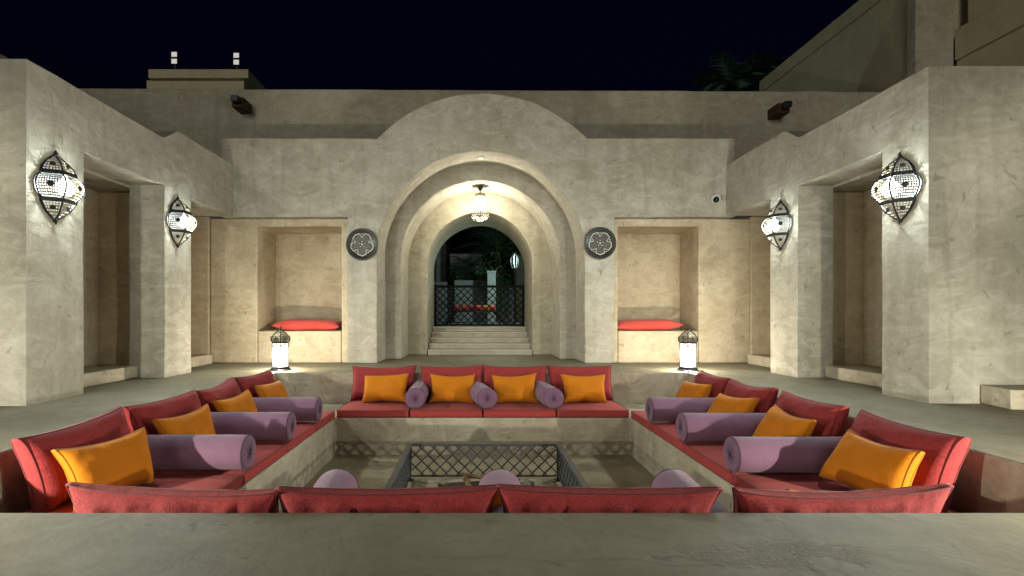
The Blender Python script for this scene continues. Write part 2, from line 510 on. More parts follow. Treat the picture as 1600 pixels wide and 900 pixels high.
def lattice(mb, x0, x1, z0, z1, pitch, r, y=0.0, wob=0.0, seg=4, depth=0.0):
    """diagonal bars clipped to a rectangle, two layers that cross"""
    W, H = x1-x0, z1-z0
    for layer, sgn in ((-1, 1), (1, -1)):
        c = -H
        k = 0
        while c < W + H:
            # line x = c + sgn*(z) (sgn=1) or x = c + H - z
            pts = []
            for q in (0.0, 1.0):
                z = q*H
                x = c + z if sgn > 0 else c + H - z
                pts.append((x, z))
            (xa, za), (xb, zb) = pts
            lo, hi = 0.0, 1.0
            dx = xb - xa
            if abs(dx) > 1e-9:
                ta, tb = (0-xa)/dx, (W-xa)/dx
                if ta > tb: ta, tb = tb, ta
                lo, hi = max(lo, ta), min(hi, tb)
            if hi - lo > 0.02:
                P = []
                n = 1 if wob == 0 else max(2, int((hi-lo)*H/pitch*8))
                for i in range(n+1):
                    tt = lo + (hi-lo)*i/n
                    yy = y + layer*r*0.8 + (wob*math.sin((tt*H)/pitch*2*math.pi + k*math.pi) if wob else 0)
                    P.append((x0+xa+dx*tt, yy, z0+za+(zb-za)*tt))
                if depth:
                    (ax, _, az), (bx_, _, bz_) = P[0], P[-1]
                    ln = math.hypot(bx_-ax, bz_-az); nx, nz = -(bz_-az)/ln*r, (bx_-ax)/ln*r
                    y0 = y + layer*0.0012
                    mb.prism([(ax+nx, az+nz), (ax-nx, az-nz), (bx_-nx, bz_-nz), (bx_+nx, bz_+nz)], 'y', y0-depth/2, y0+depth/2)
                else:
                    mb.tube(P, r, seg)
            c += pitch; k += 1
    return mb

gate = empty('lattice_gate', (CX, 10.80, 0.474), 0, 'low black lattice gate closing the top of the passage steps', 'gate')
gw, gh = 0.922, 0.845
for sx in (-1, 1):
    MB().box(sx*gw-(0.045 if sx > 0 else 0), sx*gw+(0.045 if sx < 0 else 0), -0.025, 0.025, 0, gh+0.015).build('post', M_GATE, gate, bevel=0.004)
MB().box(-gw+0.046, gw-0.046, -0.02, 0.02, gh-0.05, gh).build('top_rail', M_GATE, gate, bevel=0.004)
MB().box(-gw+0.046, gw-0.046, -0.02, 0.02, 0.015, 0.055).build('bottom_rail', M_GATE, gate, bevel=0.004)
tag(lattice(MB(), -gw+0.045, gw-0.045, 0.05, gh-0.05, 0.145, 0.0125).build('lattice_panel', M_GATE, gate), kind='stuff')

# ------------------------------------------------------------------ side buildings with niches
def side_building(sgn, X, yf, name, label):
    """sgn -1: stands on the negative side; the courtyard face is the plane x = X"""
    b = empty(name, (X, yf, 0), 0, label, 'building')
    th = 0.40
    a, c = (X - th, X) if sgn < 0 else (X, X + th)
    out = lambda d: X + sgn*d           # distance d away from the court
    lo = lambda d0, d1: (min(out(d0), out(d1)), max(out(d0), out(d1)))
    pts = [(yf, 0), (yf, 2.745), (5.98, 2.735), (6.04, 2.755), (6.27, 2.905), (6.34, 2.915), (7.748, 2.905), (7.748, 2.17), (6.59, 2.165), (6.59, 0),
           (6.03, 0), (6.03, 2.20), (4.78, 2.20), (4.78, 0)]
    court = MB().prism(wavy(pts, 0.008, seed=7.0+sgn), 'x', a, c).build('court_wall', M_WALL)
    # front block joined to the court wall into one skin
    x0, x1 = lo(0.12, 5.5)
    blk = MB().box(x0, x1, yf, yf+0.45, 0, 2.745).build('front_block', M_WALL)
    md = court.modifiers.new('join', 'BOOLEAN'); md.operation = 'UNION'; md.object = blk; md.solver = 'EXACT'
    bpy.context.view_layer.update()
    dg = bpy.context.evaluated_depsgraph_get()
    me = bpy.data.meshes.new_from_object(court.evaluated_get(dg))
    court.modifiers.clear(); court.data = me
    bpy.data.objects.remove(blk, do_unlink=True)
    me.polygons.foreach_set('use_smooth', [True]*len(me.polygons))
    bm = bmesh.new(); bm.from_mesh(me)
    bmesh.ops.dissolve_limit(bm, angle_limit=R(0.5), verts=bm.verts[:], edges=bm.edges[:])
    bm.to_mesh(me); bm.free()
    m = court.modifiers.new('edge', 'BEVEL'); m.width = 0.022; m.segments = 2; m.limit_method = 'ANGLE'; m.angle_limit = R(40); m.harden_normals = True
    up(court, b)
    # room behind the openings
    x0, x1 = lo(th+0.002, 5.5)
    up(MB().box(x0, x1, yf+0.46, 7.745, 2.17, 2.70).build('roof_slab', M_WALL), b)
    x0, x1 = lo(th+0.002, 1.30)
    up(MB().box(x0, x1, 6.20, 6.60, 0, 2.168).build('dividing_wall', M_NICHE, bevel=0.02), b)
    x0, x1 = lo(0.87, 1.30)
    # rear wall of the first room with a window recess
    up(MB().box(x0, x1, 5.80, 6.199, 0, 2.168).build('room_wall', M_NICHE, bevel=0.015), b)
    up(MB().box(x0, x1, yf+0.46, 4.95, 0, 2.168).build('room_wall', M_NICHE, bevel=0.015), b)
    up(MB().box(x0, x1, 4.951, 5.799, 0, 0.48).build('window_sill', M_NICHE, bevel=0.015), b)
    up(MB().box(*lo(1.20, 1.32), 4.951, 5.799, 0.481, 2.168).build('recess_panel', M_NICHE), b)
    up(MB().box(x0, x1, 6.601, 7.74, 0, 2.168).build('room_wall', M_NICHE, bevel=0.015), b)
    up(MB().box(*lo(th+0.003, 1.3), 7.80, 8.3, 0, 2.168).build('end_wall', M_NICHE), b)
    # raised thresholds
    x0, x1 = lo(th-0.10, 0.868)
    up(MB().box(x0, x1, 4.785, 6.025, 0.001, 0.14).build('threshold', M_TRAV, bevel=0.012), b)
    up(MB().box(x0, x1, 6.605, 7.73, 0.001, 0.14).build('threshold', M_TRAV, bevel=0.012), b)
    return b
XL, XR = -3.55, 3.69
side_building(-1, XL, 4.17, 'side_building', 'pale plastered wing with two deep door niches, beneath the rooftop box with floodlights')
side_building(1, XR, 4.29, 'side_building', 'pale plastered wing with two deep door niches, in front of the tall stepped block')

for X_, sg_, lb_ in ((XL, -1, 'rooftop-box side'), (XR, 1, 'stepped-block side')):
    nw = empty('near_pier', (X_, 0.6, 0), 0, 'plastered pier behind the camera on the %s, outside the picture' % lb_, 'wall')
    MB().box(min(0, sg_*0.5), max(0, sg_*0.5), -0.8, 0.9, 0, 2.745).build('wall', M_WALL, nw, bevel=0.022)

ss = empty('stone_step', (4.10, 4.285, 0), R(-9), 'rough travertine step against the front of the wing near the stepped block', 'step')
MB().box(0, 1.6, -0.30, -0.001, 0.001, 0.155).build('slab', M_TRAV, ss, bevel=0.012)

# ------------------------------------------------------------------ higher buildings behind
tb = empty('stepped_block', (7.5, 9.15, 0), 0, 'tall blank plastered block with ledges and a corner pier above the rear wall', 'building')
up(MB().box(7.53, 11.5, 9.15, 13.9, 0, 6.55).build('main_wall', M_BLOCK, bevel=0.02), tb)
up(MB().box(7.50, 11.5, 9.152, 13.93, 6.552, 6.87).build('parapet_band', M_BLOCK, bevel=0.02), tb)
up(MB().box(7.48, 8.13, 8.95, 9.148, 0, 9.5).build('corner_pier', M_REAR, bevel=0.02), tb)
up(MB().box(8.16, 11.5, 3.5, 8.949, 0, 5.02).build('lower_wall', M_BLOCK, bevel=0.02), tb)
up(MB().box(8.13, 11.5, 3.5, 8.948, 5.022, 5.55).build('ledge', M_BLOCK, bevel=0.02), tb)
up(MB().box(8.35, 11.5, 3.5, 8.947, 5.552, 9.2).build('upper_wall', M_BLOCK, bevel=0.02), tb)

lw = MB().box(-7.9, -7.505, 3.8, 10.8, 0, 4.85).build('boundary_wall', M_BLOCK, bevel=0.02)
tag(lw, 'sliver of a dark plastered wall showing above the corner of the wing', 'wall')

rb = empty('rooftop_box', (-8.0, 17.0, 0), 0, 'flat-roofed rooftop stair box with a projecting cap, above the rear wall', 'building')
up(MB().box(-10.6, -7.45, 17.0, 21.5, 0, 8.27).build('wall', M_BLOCK, bevel=0.02), rb)
up(MB().box(-10.45, -7.25, 16.85, 21.6, 8.272, 8.56).build('roof_cap', M_BLOCK, bevel=0.02), rb)

def flood(x, y, z, label):
    fl = empty('floodlight', (x, y, 8.56), 0, label, 'floodlight', 'floodlights on the rooftop box')
    MB().tube([(0, 0.06, 0), (0, 0.06, z-8.56+0.42)], 0.03, 8).build('pole', M_IRON, fl)
    for dz in (0, 0.22):
        MB().box(-0.10, 0.10, 0, 0.12, z-8.56+dz, z-8.56+dz+0.18).build('lamp_housing', M_IRON, fl, bevel=0.01)
        MB().box(-0.085, 0.085, -0.012, -0.001, z-8.56+dz+0.015, z-8.56+dz+0.165).build('lamp_lens', M_FLOOD, fl)
flood(-9.70, 17.0, 8.79, 'twin floodlight on a pole, farther from the roof corner of the box')
flood(-7.70, 17.0, 8.76, 'twin floodlight on a pole, right by the roof corner of the box')

def spout(x, z, label):
    s_ = empty('water_spout', (x, F3, z), 0, label, 'spout', 'wooden water spouts on the rear wall')
    MB().prism([(-0.10, -0.10), (0.10, -0.10), (0.10, 0.07), (-0.10, 0.07)], 'y', -0.34, 0.0).build('casing', M_WOOD, s_, bevel=0.008)
    MB().box(-0.06, 0.06, -0.48, -0.341, -0.05, 0.05).build('nozzle', M_IRON, s_, bevel=0.006)
spout(-4.06, 4.37, 'dark wooden water spout jutting from the rear wall below the rooftop box')
spout(5.28, 4.27, 'dark wooden water spout jutting from the rear wall below the stepped block')

# ------------------------------------------------------------------ lanterns
def point(name, loc, watts, col, radius, parent=None):
    d = bpy.data.lights.new(name, 'POINT')
    d.energy = watts; d.color = col; d.shadow_soft_size = radius
    o = bpy.data.objects.new(name, d); COL.objects.link(o)
    o.location = loc
    if parent: o.parent = parent
    return o

def ring_pt(a, r, z): return Vector((r*math.cos(a), r*math.sin(a), z))

def pierced(mb, a0, a1, prof, nu, bulge=0.0, hole=0.62, skip=None):
    """perforated sheet between two ribs at angles a0,a1 over the profile rows [(r,z)...]"""
    rows = len(prof)
    def P(u, i, frac=0.0):
        r, z = prof[i]
        if frac:
            r2, z2 = prof[min(i+1, rows-1)]; r = r+(r2-r)*frac; z = z+(z2-z)*frac
        p = ring_pt(a0, r, z).lerp(ring_pt(a1, r, z), u)
        am = (a0+a1)/2
        k = bulge*4*u*(1-u)*math.sin(math.pi*(i+frac)/(rows-1))
        return p + Vector((math.cos(am), math.sin(am), 0))*k
    for i in range(rows-1):
        for j in range(nu):
            off = 0.0
            u0, u1 = j/nu, (j+1)/nu
            m = (1-hole)/2
            o_ = [P(u0, i), P(u1, i), P(u1, i, 0.9999), P(u0, i, 0.9999)]
            h_ = []
            uc, w = (u0+u1)/2, (u1-u0)*hole/2
            for q in range(6):
                t_ = math.pi/6 + q*math.pi/3
                h_.append(P(uc + w*1.1*math.cos(t_), i, 0.5 + hole/2*1.1*math.sin(t_)))
            # bridge outer quad and inner hexagon
            v = o_ + h_
            f = [(0,1,9,8), (1,4,9), (1,2,4), (2,5,4), (2,3,5), (3,6,5), (3,0,7), (3,7,6), (0,8,7)]
            mb.add(v, f)
    return mb

def medal(mb, a0, a1, r, z, size, out=0.0):
    am = (a0+a1)/2
    apo = r*math.cos((a1-a0)/2) + out
    c = Vector((apo*math.cos(am), apo*math.sin(am), z))
    tng = Vector((-math.sin(am), math.cos(am), 0)); n = Vector((math.cos(am), math.sin(am), 0))
    v = [c + n*0.004]; f = []
    for k in range(10):
        t_ = 2*math.pi*k/10
        v.append(c + n*0.003 + tng*(size*math.cos(t_)) + Vector((0, 0, size*math.sin(t_))))
    for k in range(10): f.append((0, 1+k, 1+(k+1) % 10))
    mb.add(v, f)
    return c, tng, n

def hexagon_outline(mb, prof, angles, r):
    for a in angles:
        mb.tube([ring_pt(a, rr, z) for rr, z in prof], r, 5)

def wall_lantern(loc, rz, label, watts=WALL_LAMP):
    """half-hexagonal wall lantern; local +x points away from the wall"""
    L = empty('wall_lantern', loc, rz, label, 'lantern', 'pierced metal lanterns on the side walls')
    ribs = [R(-88), R(-30), R(30), R(88)]
    top = [(0.012, 0.262), (0.035, 0.245), (0.085, 0.205), (0.125, 0.155), (0.137, 0.120)]
    mid = [(0.140, 0.090), (0.178, 0.060), (0.196, 0.025), (0.200, -0.010), (0.190, -0.045), (0.168, -0.080), (0.140, -0.108)]
    low = [(0.137, -0.138), (0.122, -0.165), (0.090, -0.208), (0.045, -0.250), (0.012, -0.272)]
    whole = top + mid + low
    for a in ribs:
        MB().tube([ring_pt(a, rr+0.002, z) for rr, z in whole], 0.0075, 5).build('rib', M_IRON, L, smooth=True)
    for z0, z1, ra, rb_ in ((0.088, 0.122, 0.147, 0.142), (-0.140, -0.106, 0.142, 0.147)):
        v = []; f = []
        for a in ribs:
            v += [ring_pt(a, ra, z0), ring_pt(a, rb_, z1)]
        for k in range(3): f.append((2*k, 2*k+2, 2*k+3, 2*k+1))
        bnd = MB().add(v, f).build('band', M_IRON, L, recalc=False)
        sol = bnd.modifiers.new('thick', 'SOLIDIFY'); sol.thickness = 0.008; sol.offset = 1
    def dense(pr, n):
        out = []
        for i in range(n+1):
            t_ = i/n*(len(pr)-1); k = min(int(t_), len(pr)-2); q = t_-k
            out.append((pr[k][0]+(pr[k+1][0]-pr[k][0])*q, pr[k][1]+(pr[k+1][1]-pr[k][1])*q))
        return out
    for k in range(3):
        a0, a1 = ribs[k], ribs[k+1]
        for pr, n, nu, bl, hole in ((top, 7, 6, 0.012, 0.56), (mid, 10, 11, 0.035, 0.60), (low, 7, 6, 0.012, 0.56)):
            pn = pierced(MB(), a0, a1, dense(pr, n), nu, bl, hole).build('pierced_panel', M_FILI, L, recalc=False)
            tag(pn, kind='stuff')
        md = MB()
        medal(md, a0, a1, 0.200, -0.010, 0.024, 0.036)
        md.build('medallion', M_IRON, L, recalc=False)
        md = MB()
        medal(md, a0, a1, 0.105, 0.172, 0.021, 0.018)
        md.build('medallion', M_IRON, L, recalc=False)
        md = MB()
        medal(md, a0, a1, 0.105, -0.188, 0.021, 0.018)
        md.build('medallion', M_IRON, L, recalc=False)
        ln = MB()
        ln_pr = [(r_*0.93, z_) for r_, z_ in whole]
        v = []; f = []
        for r_, z_ in ln_pr: v += [ring_pt(a0, r_, z_), ring_pt(a1, r_, z_)]
        for i in range(len(ln_pr)-1): f.append((2*i, 2*i+1, 2*i+3, 2*i+2))
        MB().add(v, f).build('glass_liner', M_LINER, L, recalc=False)
    MB().tube([(0.006, 0, 0.255), (0.008, 0, 0.28), (0.006, 0, 0.315)], [0.010, 0.014, 0.003], 6).build('finial', M_IRON, L, smooth=True)
    MB().tube([(0.006, 0, -0.262), (0.010, 0, -0.282), (0.008, 0, -0.315)], [0.010, 0.014, 0.003], 6).build('finial', M_IRON, L, smooth=True)
    MB().lathe([(0.004, -0.075), (0.040, -0.064), (0.064, -0.035), (0.070, 0.0), (0.060, 0.036), (0.032, 0.064), (0.018, 0.080), (0.016, 0.105)], 18).build('bulb', M_BULB, L, loc=(0.085, 0, -0.005), smooth=True)
    bp = [(y_*1.06, z_) for y_, z_ in [(0.0, 0.29)] + [(r_, z_) for r_, z_ in whole] + [(0.0, -0.30)]]
    bp += [(-y_, z_) for y_, z_ in reversed(bp[1:-1])]
    MB().prism(bp, 'x', -0.011, -0.003).build('back_plate', M_IRON, L)
    d = bpy.data.lights.new('lantern_spot', 'SPOT')  # beam shaped outward and down to spare the wall; no reflector built
    d.energy = watts; d.color = COOL; d.shadow_soft_size = 0.06; d.spot_size = R(176); d.spot_blend = 1.0
    o = bpy.data.objects.new('lantern_spot', d); COL.objects.link(o)
    o.location = (0.085, 0, 0.0); o.rotation_euler = (0, R(-62), 0); o.parent = L
    point('lantern_light', (0.085, 0, 0.0), 52.0, COOL, 0.055, L)
    return L
wall_lantern((XL+0.012, 4.44, 1.795), 0, 'large pierced metal wall lantern on the near pier of the wing beneath the rooftop box')
wall_lantern((XL+0.012, 6.27, 1.825), 0, 'pierced metal wall lantern on the inner pier of the wing beneath the rooftop box')
wall_lantern((XR-0.012, 4.56, 1.815), R(180), 'large pierced metal wall lantern on the near pier of the wing by the stepped block')
wall_lantern((XR-0.012, 6.35, 1.800), R(180), 'pierced metal wall lantern on the inner pier of the wing by the stepped block')

wall_lantern((XL+0.012, 0.75, 1.80), 0, 'pierced metal wall lantern behind the camera on the rooftop-box side, outside the picture', 36.0)
wall_lantern((XR-0.012, 0.75, 1.80), R(180), 'pierced metal wall lantern behind the camera on the stepped-block side, outside the picture', 36.0)

def floor_lantern(loc, rz, label, watts=FLOOR_LAMP, bz=0.20, col=WARM):
    L = empty('floor_lantern', loc, rz, label, 'lantern', 'tall hexagonal lanterns standing at the pit corners')
    A = [R(-90 + 60*k) for k in range(6)]
    MB().lathe([(0.150, 0.0), (0.152, 0.012), (0.132, 0.020), (0.118, 0.048), (0.112, 0.052)], 6, a0=R(-90)).build('base', M_IRON, L, bevel=0.003)
    for k in range(6):
        a0, a1 = A[k], A[(k+1) % 6] if k < 5 else A[0]+2*math.pi
        v = [ring_pt(a0, 0.108, 0.054), ring_pt(a1, 0.108, 0.054), ring_pt(a1, 0.108, 0.352), ring_pt(a0, 0.108, 0.352)]
        MB().add(v, [(0,1,2,3)]).build('glass_pane', M_GLASS_F, L, recalc=False)
        MB().tube([ring_pt(a0, 0.112, 0.05), ring_pt(a0, 0.112, 0.355)], 0.0042, 5).build('upright', M_IRON, L)
        # scalloped fringe over the glass
        fr = MB()
        p0, p1 = ring_pt(a0, 0.114, 0), ring_pt(a1, 0.114, 0)
        for j in range(2):
            pp = []
            for q in range(7):
                u = (j+q/6)/2
                pp.append(p0.lerp(p1, u) + Vector((0, 0, 0.345 - 0.045*math.sin(math.pi*q/6)**0.7)))
            fr.tube(pp, 0.0042, 4)
            fr.tube([p0.lerp(p1, (j+0.5)/2) + Vector((0, 0, 0.300)), p0.lerp(p1, (j+0.5)/2) + Vector((0, 0, 0.283))], 0.0035, 4)
        tag(fr.build('fringe', M_IRON, L), kind='stuff')
    MB().lathe([(0.113, 0.348), (0.120, 0.350), (0.120, 0.362), (0.113, 0.366)], 6, a0=R(-90)).build('collar', M_IRON, L)
    dome = [(0.112, 0.366), (0.124, 0.385), (0.128, 0.408), (0.118, 0.435), (0.092, 0.464), (0.058, 0.492), (0.026, 0.516), (0.010, 0.530)]
    for k in range(6):
        a0, a1 = A[k], (A[(k+1) % 6] if k < 5 else A[0]+2*math.pi)
        MB().tube([ring_pt(a0, rr, z) for rr, z in dome], 0.0055, 5).build('rib', M_IRON, L, smooth=True)
        pn = pierced(MB(), a0, a1, [(rr*0.97, z) for rr, z in dome], 4, 0.004, 0.66).build('dome_panel', M_FILI, L, recalc=False)
        tag(pn, kind='stuff')
        md = MB()
        c, tg_, n_ = medal(md, a0, a1, 0.126, 0.412, 0.016, 0.004)
        md.tube([c + n_*0.004 + tg_*(0.034*math.cos(2*math.pi*q/14)) + Vector((0, 0, 0.034*math.sin(2*math.pi*q/14))) for q in range(14)], 0.004, 4, closed=True)
        md.build('medallion', M_IRON, L, recalc=False)
    MB().tube([(0, 0, 0.522), (0, 0, 0.545), (0, 0, 0.575)], [0.012, 0.010, 0.003], 8).build('finial', M_IRON, L, smooth=True)
    MB().lathe([(0.004, 0.15), (0.03, 0.16), (0.045, 0.19), (0.04, 0.22), (0.02, 0.25), (0.015, 0.28)], 12).build('bulb', M_BULB_W, L, loc=(0, 0, bz-0.20), smooth=True)
    point('lantern_light', (0, 0, bz), watts, col, 0.014, L)
    return L
floor_lantern((-2.525, 6.84, 0.0005), R(20), 'lit hexagonal floor lantern at the far pit corner on the rooftop-box side')
floor_lantern((2.745, 6.80, 0.0005), R(-22), 'lit hexagonal floor lantern standing at the pit corner below the small dome camera')
floor_lantern((-2.86, 1.58, 0.0005), R(10), 'hexagonal floor lantern beside the camera on the rooftop-box side, outside the picture', NEAR_LAMP, 0.27, (1.0, 0.97, 0.82))
floor_lantern((3.02, 1.58, 0.0005), R(-12), 'hexagonal floor lantern beside the camera on the stepped-block side, outside the picture', NEAR_LAMP, 0.27, (1.0, 0.97, 0.82))

pl = empty('pendant_lantern', (CX, 8.80, 2.868), R(30), 'lit glass pendant lantern hanging on a chain under the inner arch', 'lantern')
MB().lathe([(0.052, 0.0), (0.05, -0.018), (0.030, -0.065), (0.014, -0.085)], 14).build('ceiling_canopy', M_IRON, pl, smooth=True)
for k in range(2):
    z = -0.088 - k*0.024
    pp = [(0.010*math.cos(q*math.pi/4)*(1 if k % 2 else 0), 0.010*math.cos(q*math.pi/4)*(0 if k % 2 else 1), z-0.012+0.017*math.sin(q*math.pi/4)) for q in range(8)]
    MB().tube(pp, 0.0035, 4, closed=True).build('chain_link', M_IRON, pl)
MB().lathe([(0.02, -0.123), (0.085, -0.133), (0.098, -0.143), (0.098, -0.190), (0.088, -0.196)], 6).build('cap', M_FILI, pl, bevel=0.003)
body = [(0.086, -0.198), (0.142, -0.448)]
skirt = [(0.142, -0.453), (0.180, -0.488), (0.120, -0.563), (0.06, -0.583)]
for k in range(6):
    a0, a1 = R(60*k), R(60*k+60)
    v = [ring_pt(a0, 0.084, -0.198), ring_pt(a1, 0.084, -0.198), ring_pt(a1, 0.139, -0.448), ring_pt(a0, 0.139, -0.448)]
    MB().add(v, [(0,1,2,3)]).build('glass_pane', M_GLASS_F, pl, recalc=False)
    MB().tube([ring_pt(a0, r_, z_) for r_, z_ in body], 0.005, 5).build('upright', M_IRON, pl)
    MB().tube([ring_pt(a0, r_, z_) for r_, z_ in skirt], 0.0055, 5).build('rib', M_IRON, pl)
    for (ra, za), (rb_, zb) in zip(skirt[:-1], skirt[1:]):
        pr = [(ra+(rb_-ra)*q/2, za+(zb-za)*q/2) for q in range(3)]
        tag(pierced(MB(), a0, a1, pr, 4, 0.0, 0.68).build('skirt_panel', M_FILI, pl, recalc=False), kind='stuff')
for r_, z_ in ((0.145, -0.450), (0.182, -0.488), (0.121, -0.564)):
    MB().tube([ring_pt(R(60*k), r_, z_) for k in range(6)], 0.0055, 5, closed=True).build('ring', M_IRON, pl)
MB().lathe([(0.004, -0.398), (0.03, -0.388), (0.045, -0.358), (0.04, -0.328), (0.018, -0.288), (0.015, -0.258)], 12).build('bulb', M_BULB_W, pl, smooth=True)
point('pendant_light', (0, 0, -0.348), PENDANT, (1.0, 0.93, 0.74), 0.06, pl)

# ------------------------------------------------------------------ ornamental wall plates, camera dome
def plate(x, z, label):
    P_ = empty('wall_plate', (x, FY-0.002, z), 0, label, 'plate', 'round ornamental plates flanking the arch')
    P_.rotation_euler = (R(90), 0, 0)
    MB().lathe([(0.05, 0.0), (0.225, 0.002), (0.238, 0.018), (0.236, 0.028), (0.222, 0.034), (0.208, 0.030), (0.196, 0.016), (0.02, 0.016)], 56).build('dish', M_PEWTER, P_, smooth=True)
    MB().tube([ring_pt(2*math.pi*q/64, 0.232, 0.032) for q in range(64)], 0.004, 5, closed=True).build('rim', M_PGREY, P_, smooth=True)
    MB().tube([ring_pt(2*math.pi*q/64, 0.196, 0.018) for q in range(64)], 0.0028, 5, closed=True).build('inner_rim', M_PGREY, P_, smooth=True)
    out = []
    for k in range(5):
        c = 54 + 72*k
        out += [ring_pt(R(c-36), 0.098, 0.020), ring_pt(R(c-23), 0.160, 0.020), ring_pt(R(c), 0.170, 0.020), ring_pt(R(c+23), 0.160, 0.020)]
    MB().tube(out, 0.0060, 5, closed=True).build('star_inlay', M_SILVER, P_)
    fl = MB()
    fl.add([Vector((0, 0, 0.0165))] + [Vector((p.x*0.93, p.y*0.93, 0.0172)) for p in out], [(0, 1+i, 1+(i+1) % len(out)) for i in range(len(out))])
    fl.build('star_field', M_PGREY, P_, recalc=False)
    pt = MB(); dots = MB()
    for k in range(5):
        c = R(54+72*k)
        pp = []
        for q in range(12):
            t_ = 2*math.pi*q/12
            u, w_ = 0.092+0.052*math.cos(t_), 0.036*math.sin(t_)*(1.0-0.35*math.cos(t_))
            pp.append((u*math.cos(c)-w_*math.sin(c), u*math.sin(c)+w_*math.cos(c), 0.021))
        pt.tube(pp, 0.0026, 4, closed=True)
        pt.tube([(0.02*math.cos(c), 0.02*math.sin(c), 0.021), (0.135*math.cos(c), 0.135*math.sin(c), 0.021)], 0.002, 4)
        d = R(18+72*k)
        dots.lathe([(0.009, 0.016), (0.009, 0.021), (0.004, 0.024)], 8, M=Matrix.Translation((0.152*math.cos(d), 0.152*math.sin(d), 0)))
        dots.lathe([(0.007, 0.016), (0.007, 0.022), (0.003, 0.024)], 8, M=Matrix.Translation((0.042*math.cos(d), 0.042*math.sin(d), 0)))
    dots.lathe([(0.010, 0.016), (0.010, 0.022), (0.004, 0.025)], 8)
    tag(pt.build('petal_engraving', M_PEWTER, P_), kind='stuff')
    tag(dots.build('studs', M_SILVER, P_), kind='stuff')
plate(-1.657, 1.750, 'round dark pewter plate with star inlay, on the arch pier beneath the rooftop box')
plate(1.832, 1.768, 'round dark pewter plate with star inlay, on the arch pier nearest the dome camera')

cd = empty('dome_camera', (3.53, FY-0.001, 2.42), 0, 'small white dome security camera with black eye on the portal wall', 'security camera')
cd.rotation_euler = (R(90), 0, 0)
MB().lathe([(0.070, 0), (0.072, 0.018), (0.064, 0.045), (0.050, 0.060)], 24).build('housing', M_WHITE, cd, smooth=True)
eye = MB().lathe([(0.046, 0.0), (0.044, 0.018), (0.034, 0.034), (0.018, 0.044), (0.002, 0.047)], 20).build('eye', M_BLACKP, cd, loc=(-0.012, -0.022, 0.046), smooth=True)
jb = MB().box(0.085, 0.15, -0.02, 0.045, 0, 0.028).build('junction_box', M_REAR, cd, bevel=0.006)

# ------------------------------------------------------------------ cushions
def cushion_mesh(name, w, h, gus, puff, sag, seed, mat, cord, wr=0.004, n=26, m=20, cord_r=0.0055):
    rnd = random.Random(seed)
    off = Vector((rnd.uniform(0, 50), rnd.uniform(0, 50), rnd.uniform(0, 50)))
    sx0, sx1, sy0, sy1 = [sag*rnd.uniform(0.55, 1.5) for _ in range(4)]
    slump, twist = rnd.uniform(0.12, 0.34), rnd.uniform(-0.012, 0.012)
    def P(u, v_, s):
        x = w/2*u*(1 - (sx1 if u > 0 else sx0)*(1-v_*v_)*abs(u))
        y = h/2*v_*(1 - (sy1 if v_ > 0 else sy0)*(1-u*u)*abs(v_)*(h and w/h))
        cu, cv = abs(u)**6, abs(v_)**6
        corner = (abs(u)**8)*(abs(v_)**8)
        g_ = gus/2*(1 - 0.55*corner)
        pf = puff*(max(0.0, (1-u**4))**0.55)*(max(0.0, (1-v_**4))**0.55)*(1 - slump*v_)
        edge = max(abs(u), abs(v_))
        q = Vector((u*w*9, v_*h*9, s*3.0)) + off
        wk = mnoise.noise(q*0.6)*wr*1.4 + mnoise.noise(q*1.5)*wr*0.4
        # gathers that run inward from the seam
        per = math.atan2(v_*h, u*w)*6.5
        c1, c2 = u*w*15 + v_*h*6, v_*h*15 - u*w*6
        wgt = max(0.0, min(1.0, (abs(v_)-abs(u)+0.25)/0.5))
        cz = lambda c_: mnoise.noise(Vector((c_, seed*3.7, s*2.0))) + 0.5*mnoise.noise(Vector((c_*2.3, seed*1.7, s*5.0)))
        gath = (cz(c1)*wgt + cz(c2+40)*(1-wgt))*wr*0.5*max(0, min(1, edge/0.5))*(1-edge**16)
        inner = (1-cu)*(1-cv)
        # corners are rounded a little
        k = 1 + 0.018*(abs(u)**10)*(abs(v_)**10)
        return Vector((x*k, y*k, s*(g_ + pf + (wk+gath)*inner) + twist*u*v_*2 - 0.010*v_*v_))
    v = []; f = []
    def us(i, N_):
        t_ = -1 + 2*i/N_
        return math.copysign(abs(t_)**0.8, t_)
    for s in (1, -1):
        b0 = len(v)
        for j in range(m+1):
            for i in range(n+1):
                v.append(P(us(i, n), us(j, m), s))
        for j in range(m):
            for i in range(n):
                a = b0 + j*(n+1)+i
                q = (a, a+1, a+n+2, a+n+1)
                f.append(q if s > 0 else q[::-1])
    # boundary order
    idx = [i for i in range(n+1)] + [j*(n+1)+n for j in range(1, m+1)] + [m*(n+1)+i for i in range(n-1, -1, -1)] + [j*(n+1) for j in range(m-1, 0, -1)]
    nb = (n+1)*(m+1)
    L_ = len(idx)
    midb = len(v)
    for k in idx:
        p = (v[k] + v[nb+k])/2
        d = Vector((p.x/(w/2), p.y/(h/2), 0))
        dd = Vector((d.x**7, d.y**7, 0))
        if dd.length > 0: dd.normalize()
        v.append(p + dd*gus*0.10)
    for k in range(L_):
        k2 = (k+1) % L_
        f.append((idx[k2], idx[k], midb+k, midb+k2))
        f.append((midb+k2, midb+k, nb+idx[k], nb+idx[k2]))
    me = MB().add(v, f).mesh(name, mat, True)
    pm = [MB().tube([v[q_+k] for k in idx], cord_r, 5, closed=True).mesh('piping', cord, True) for q_ in (0, nb)]
    return me, pm

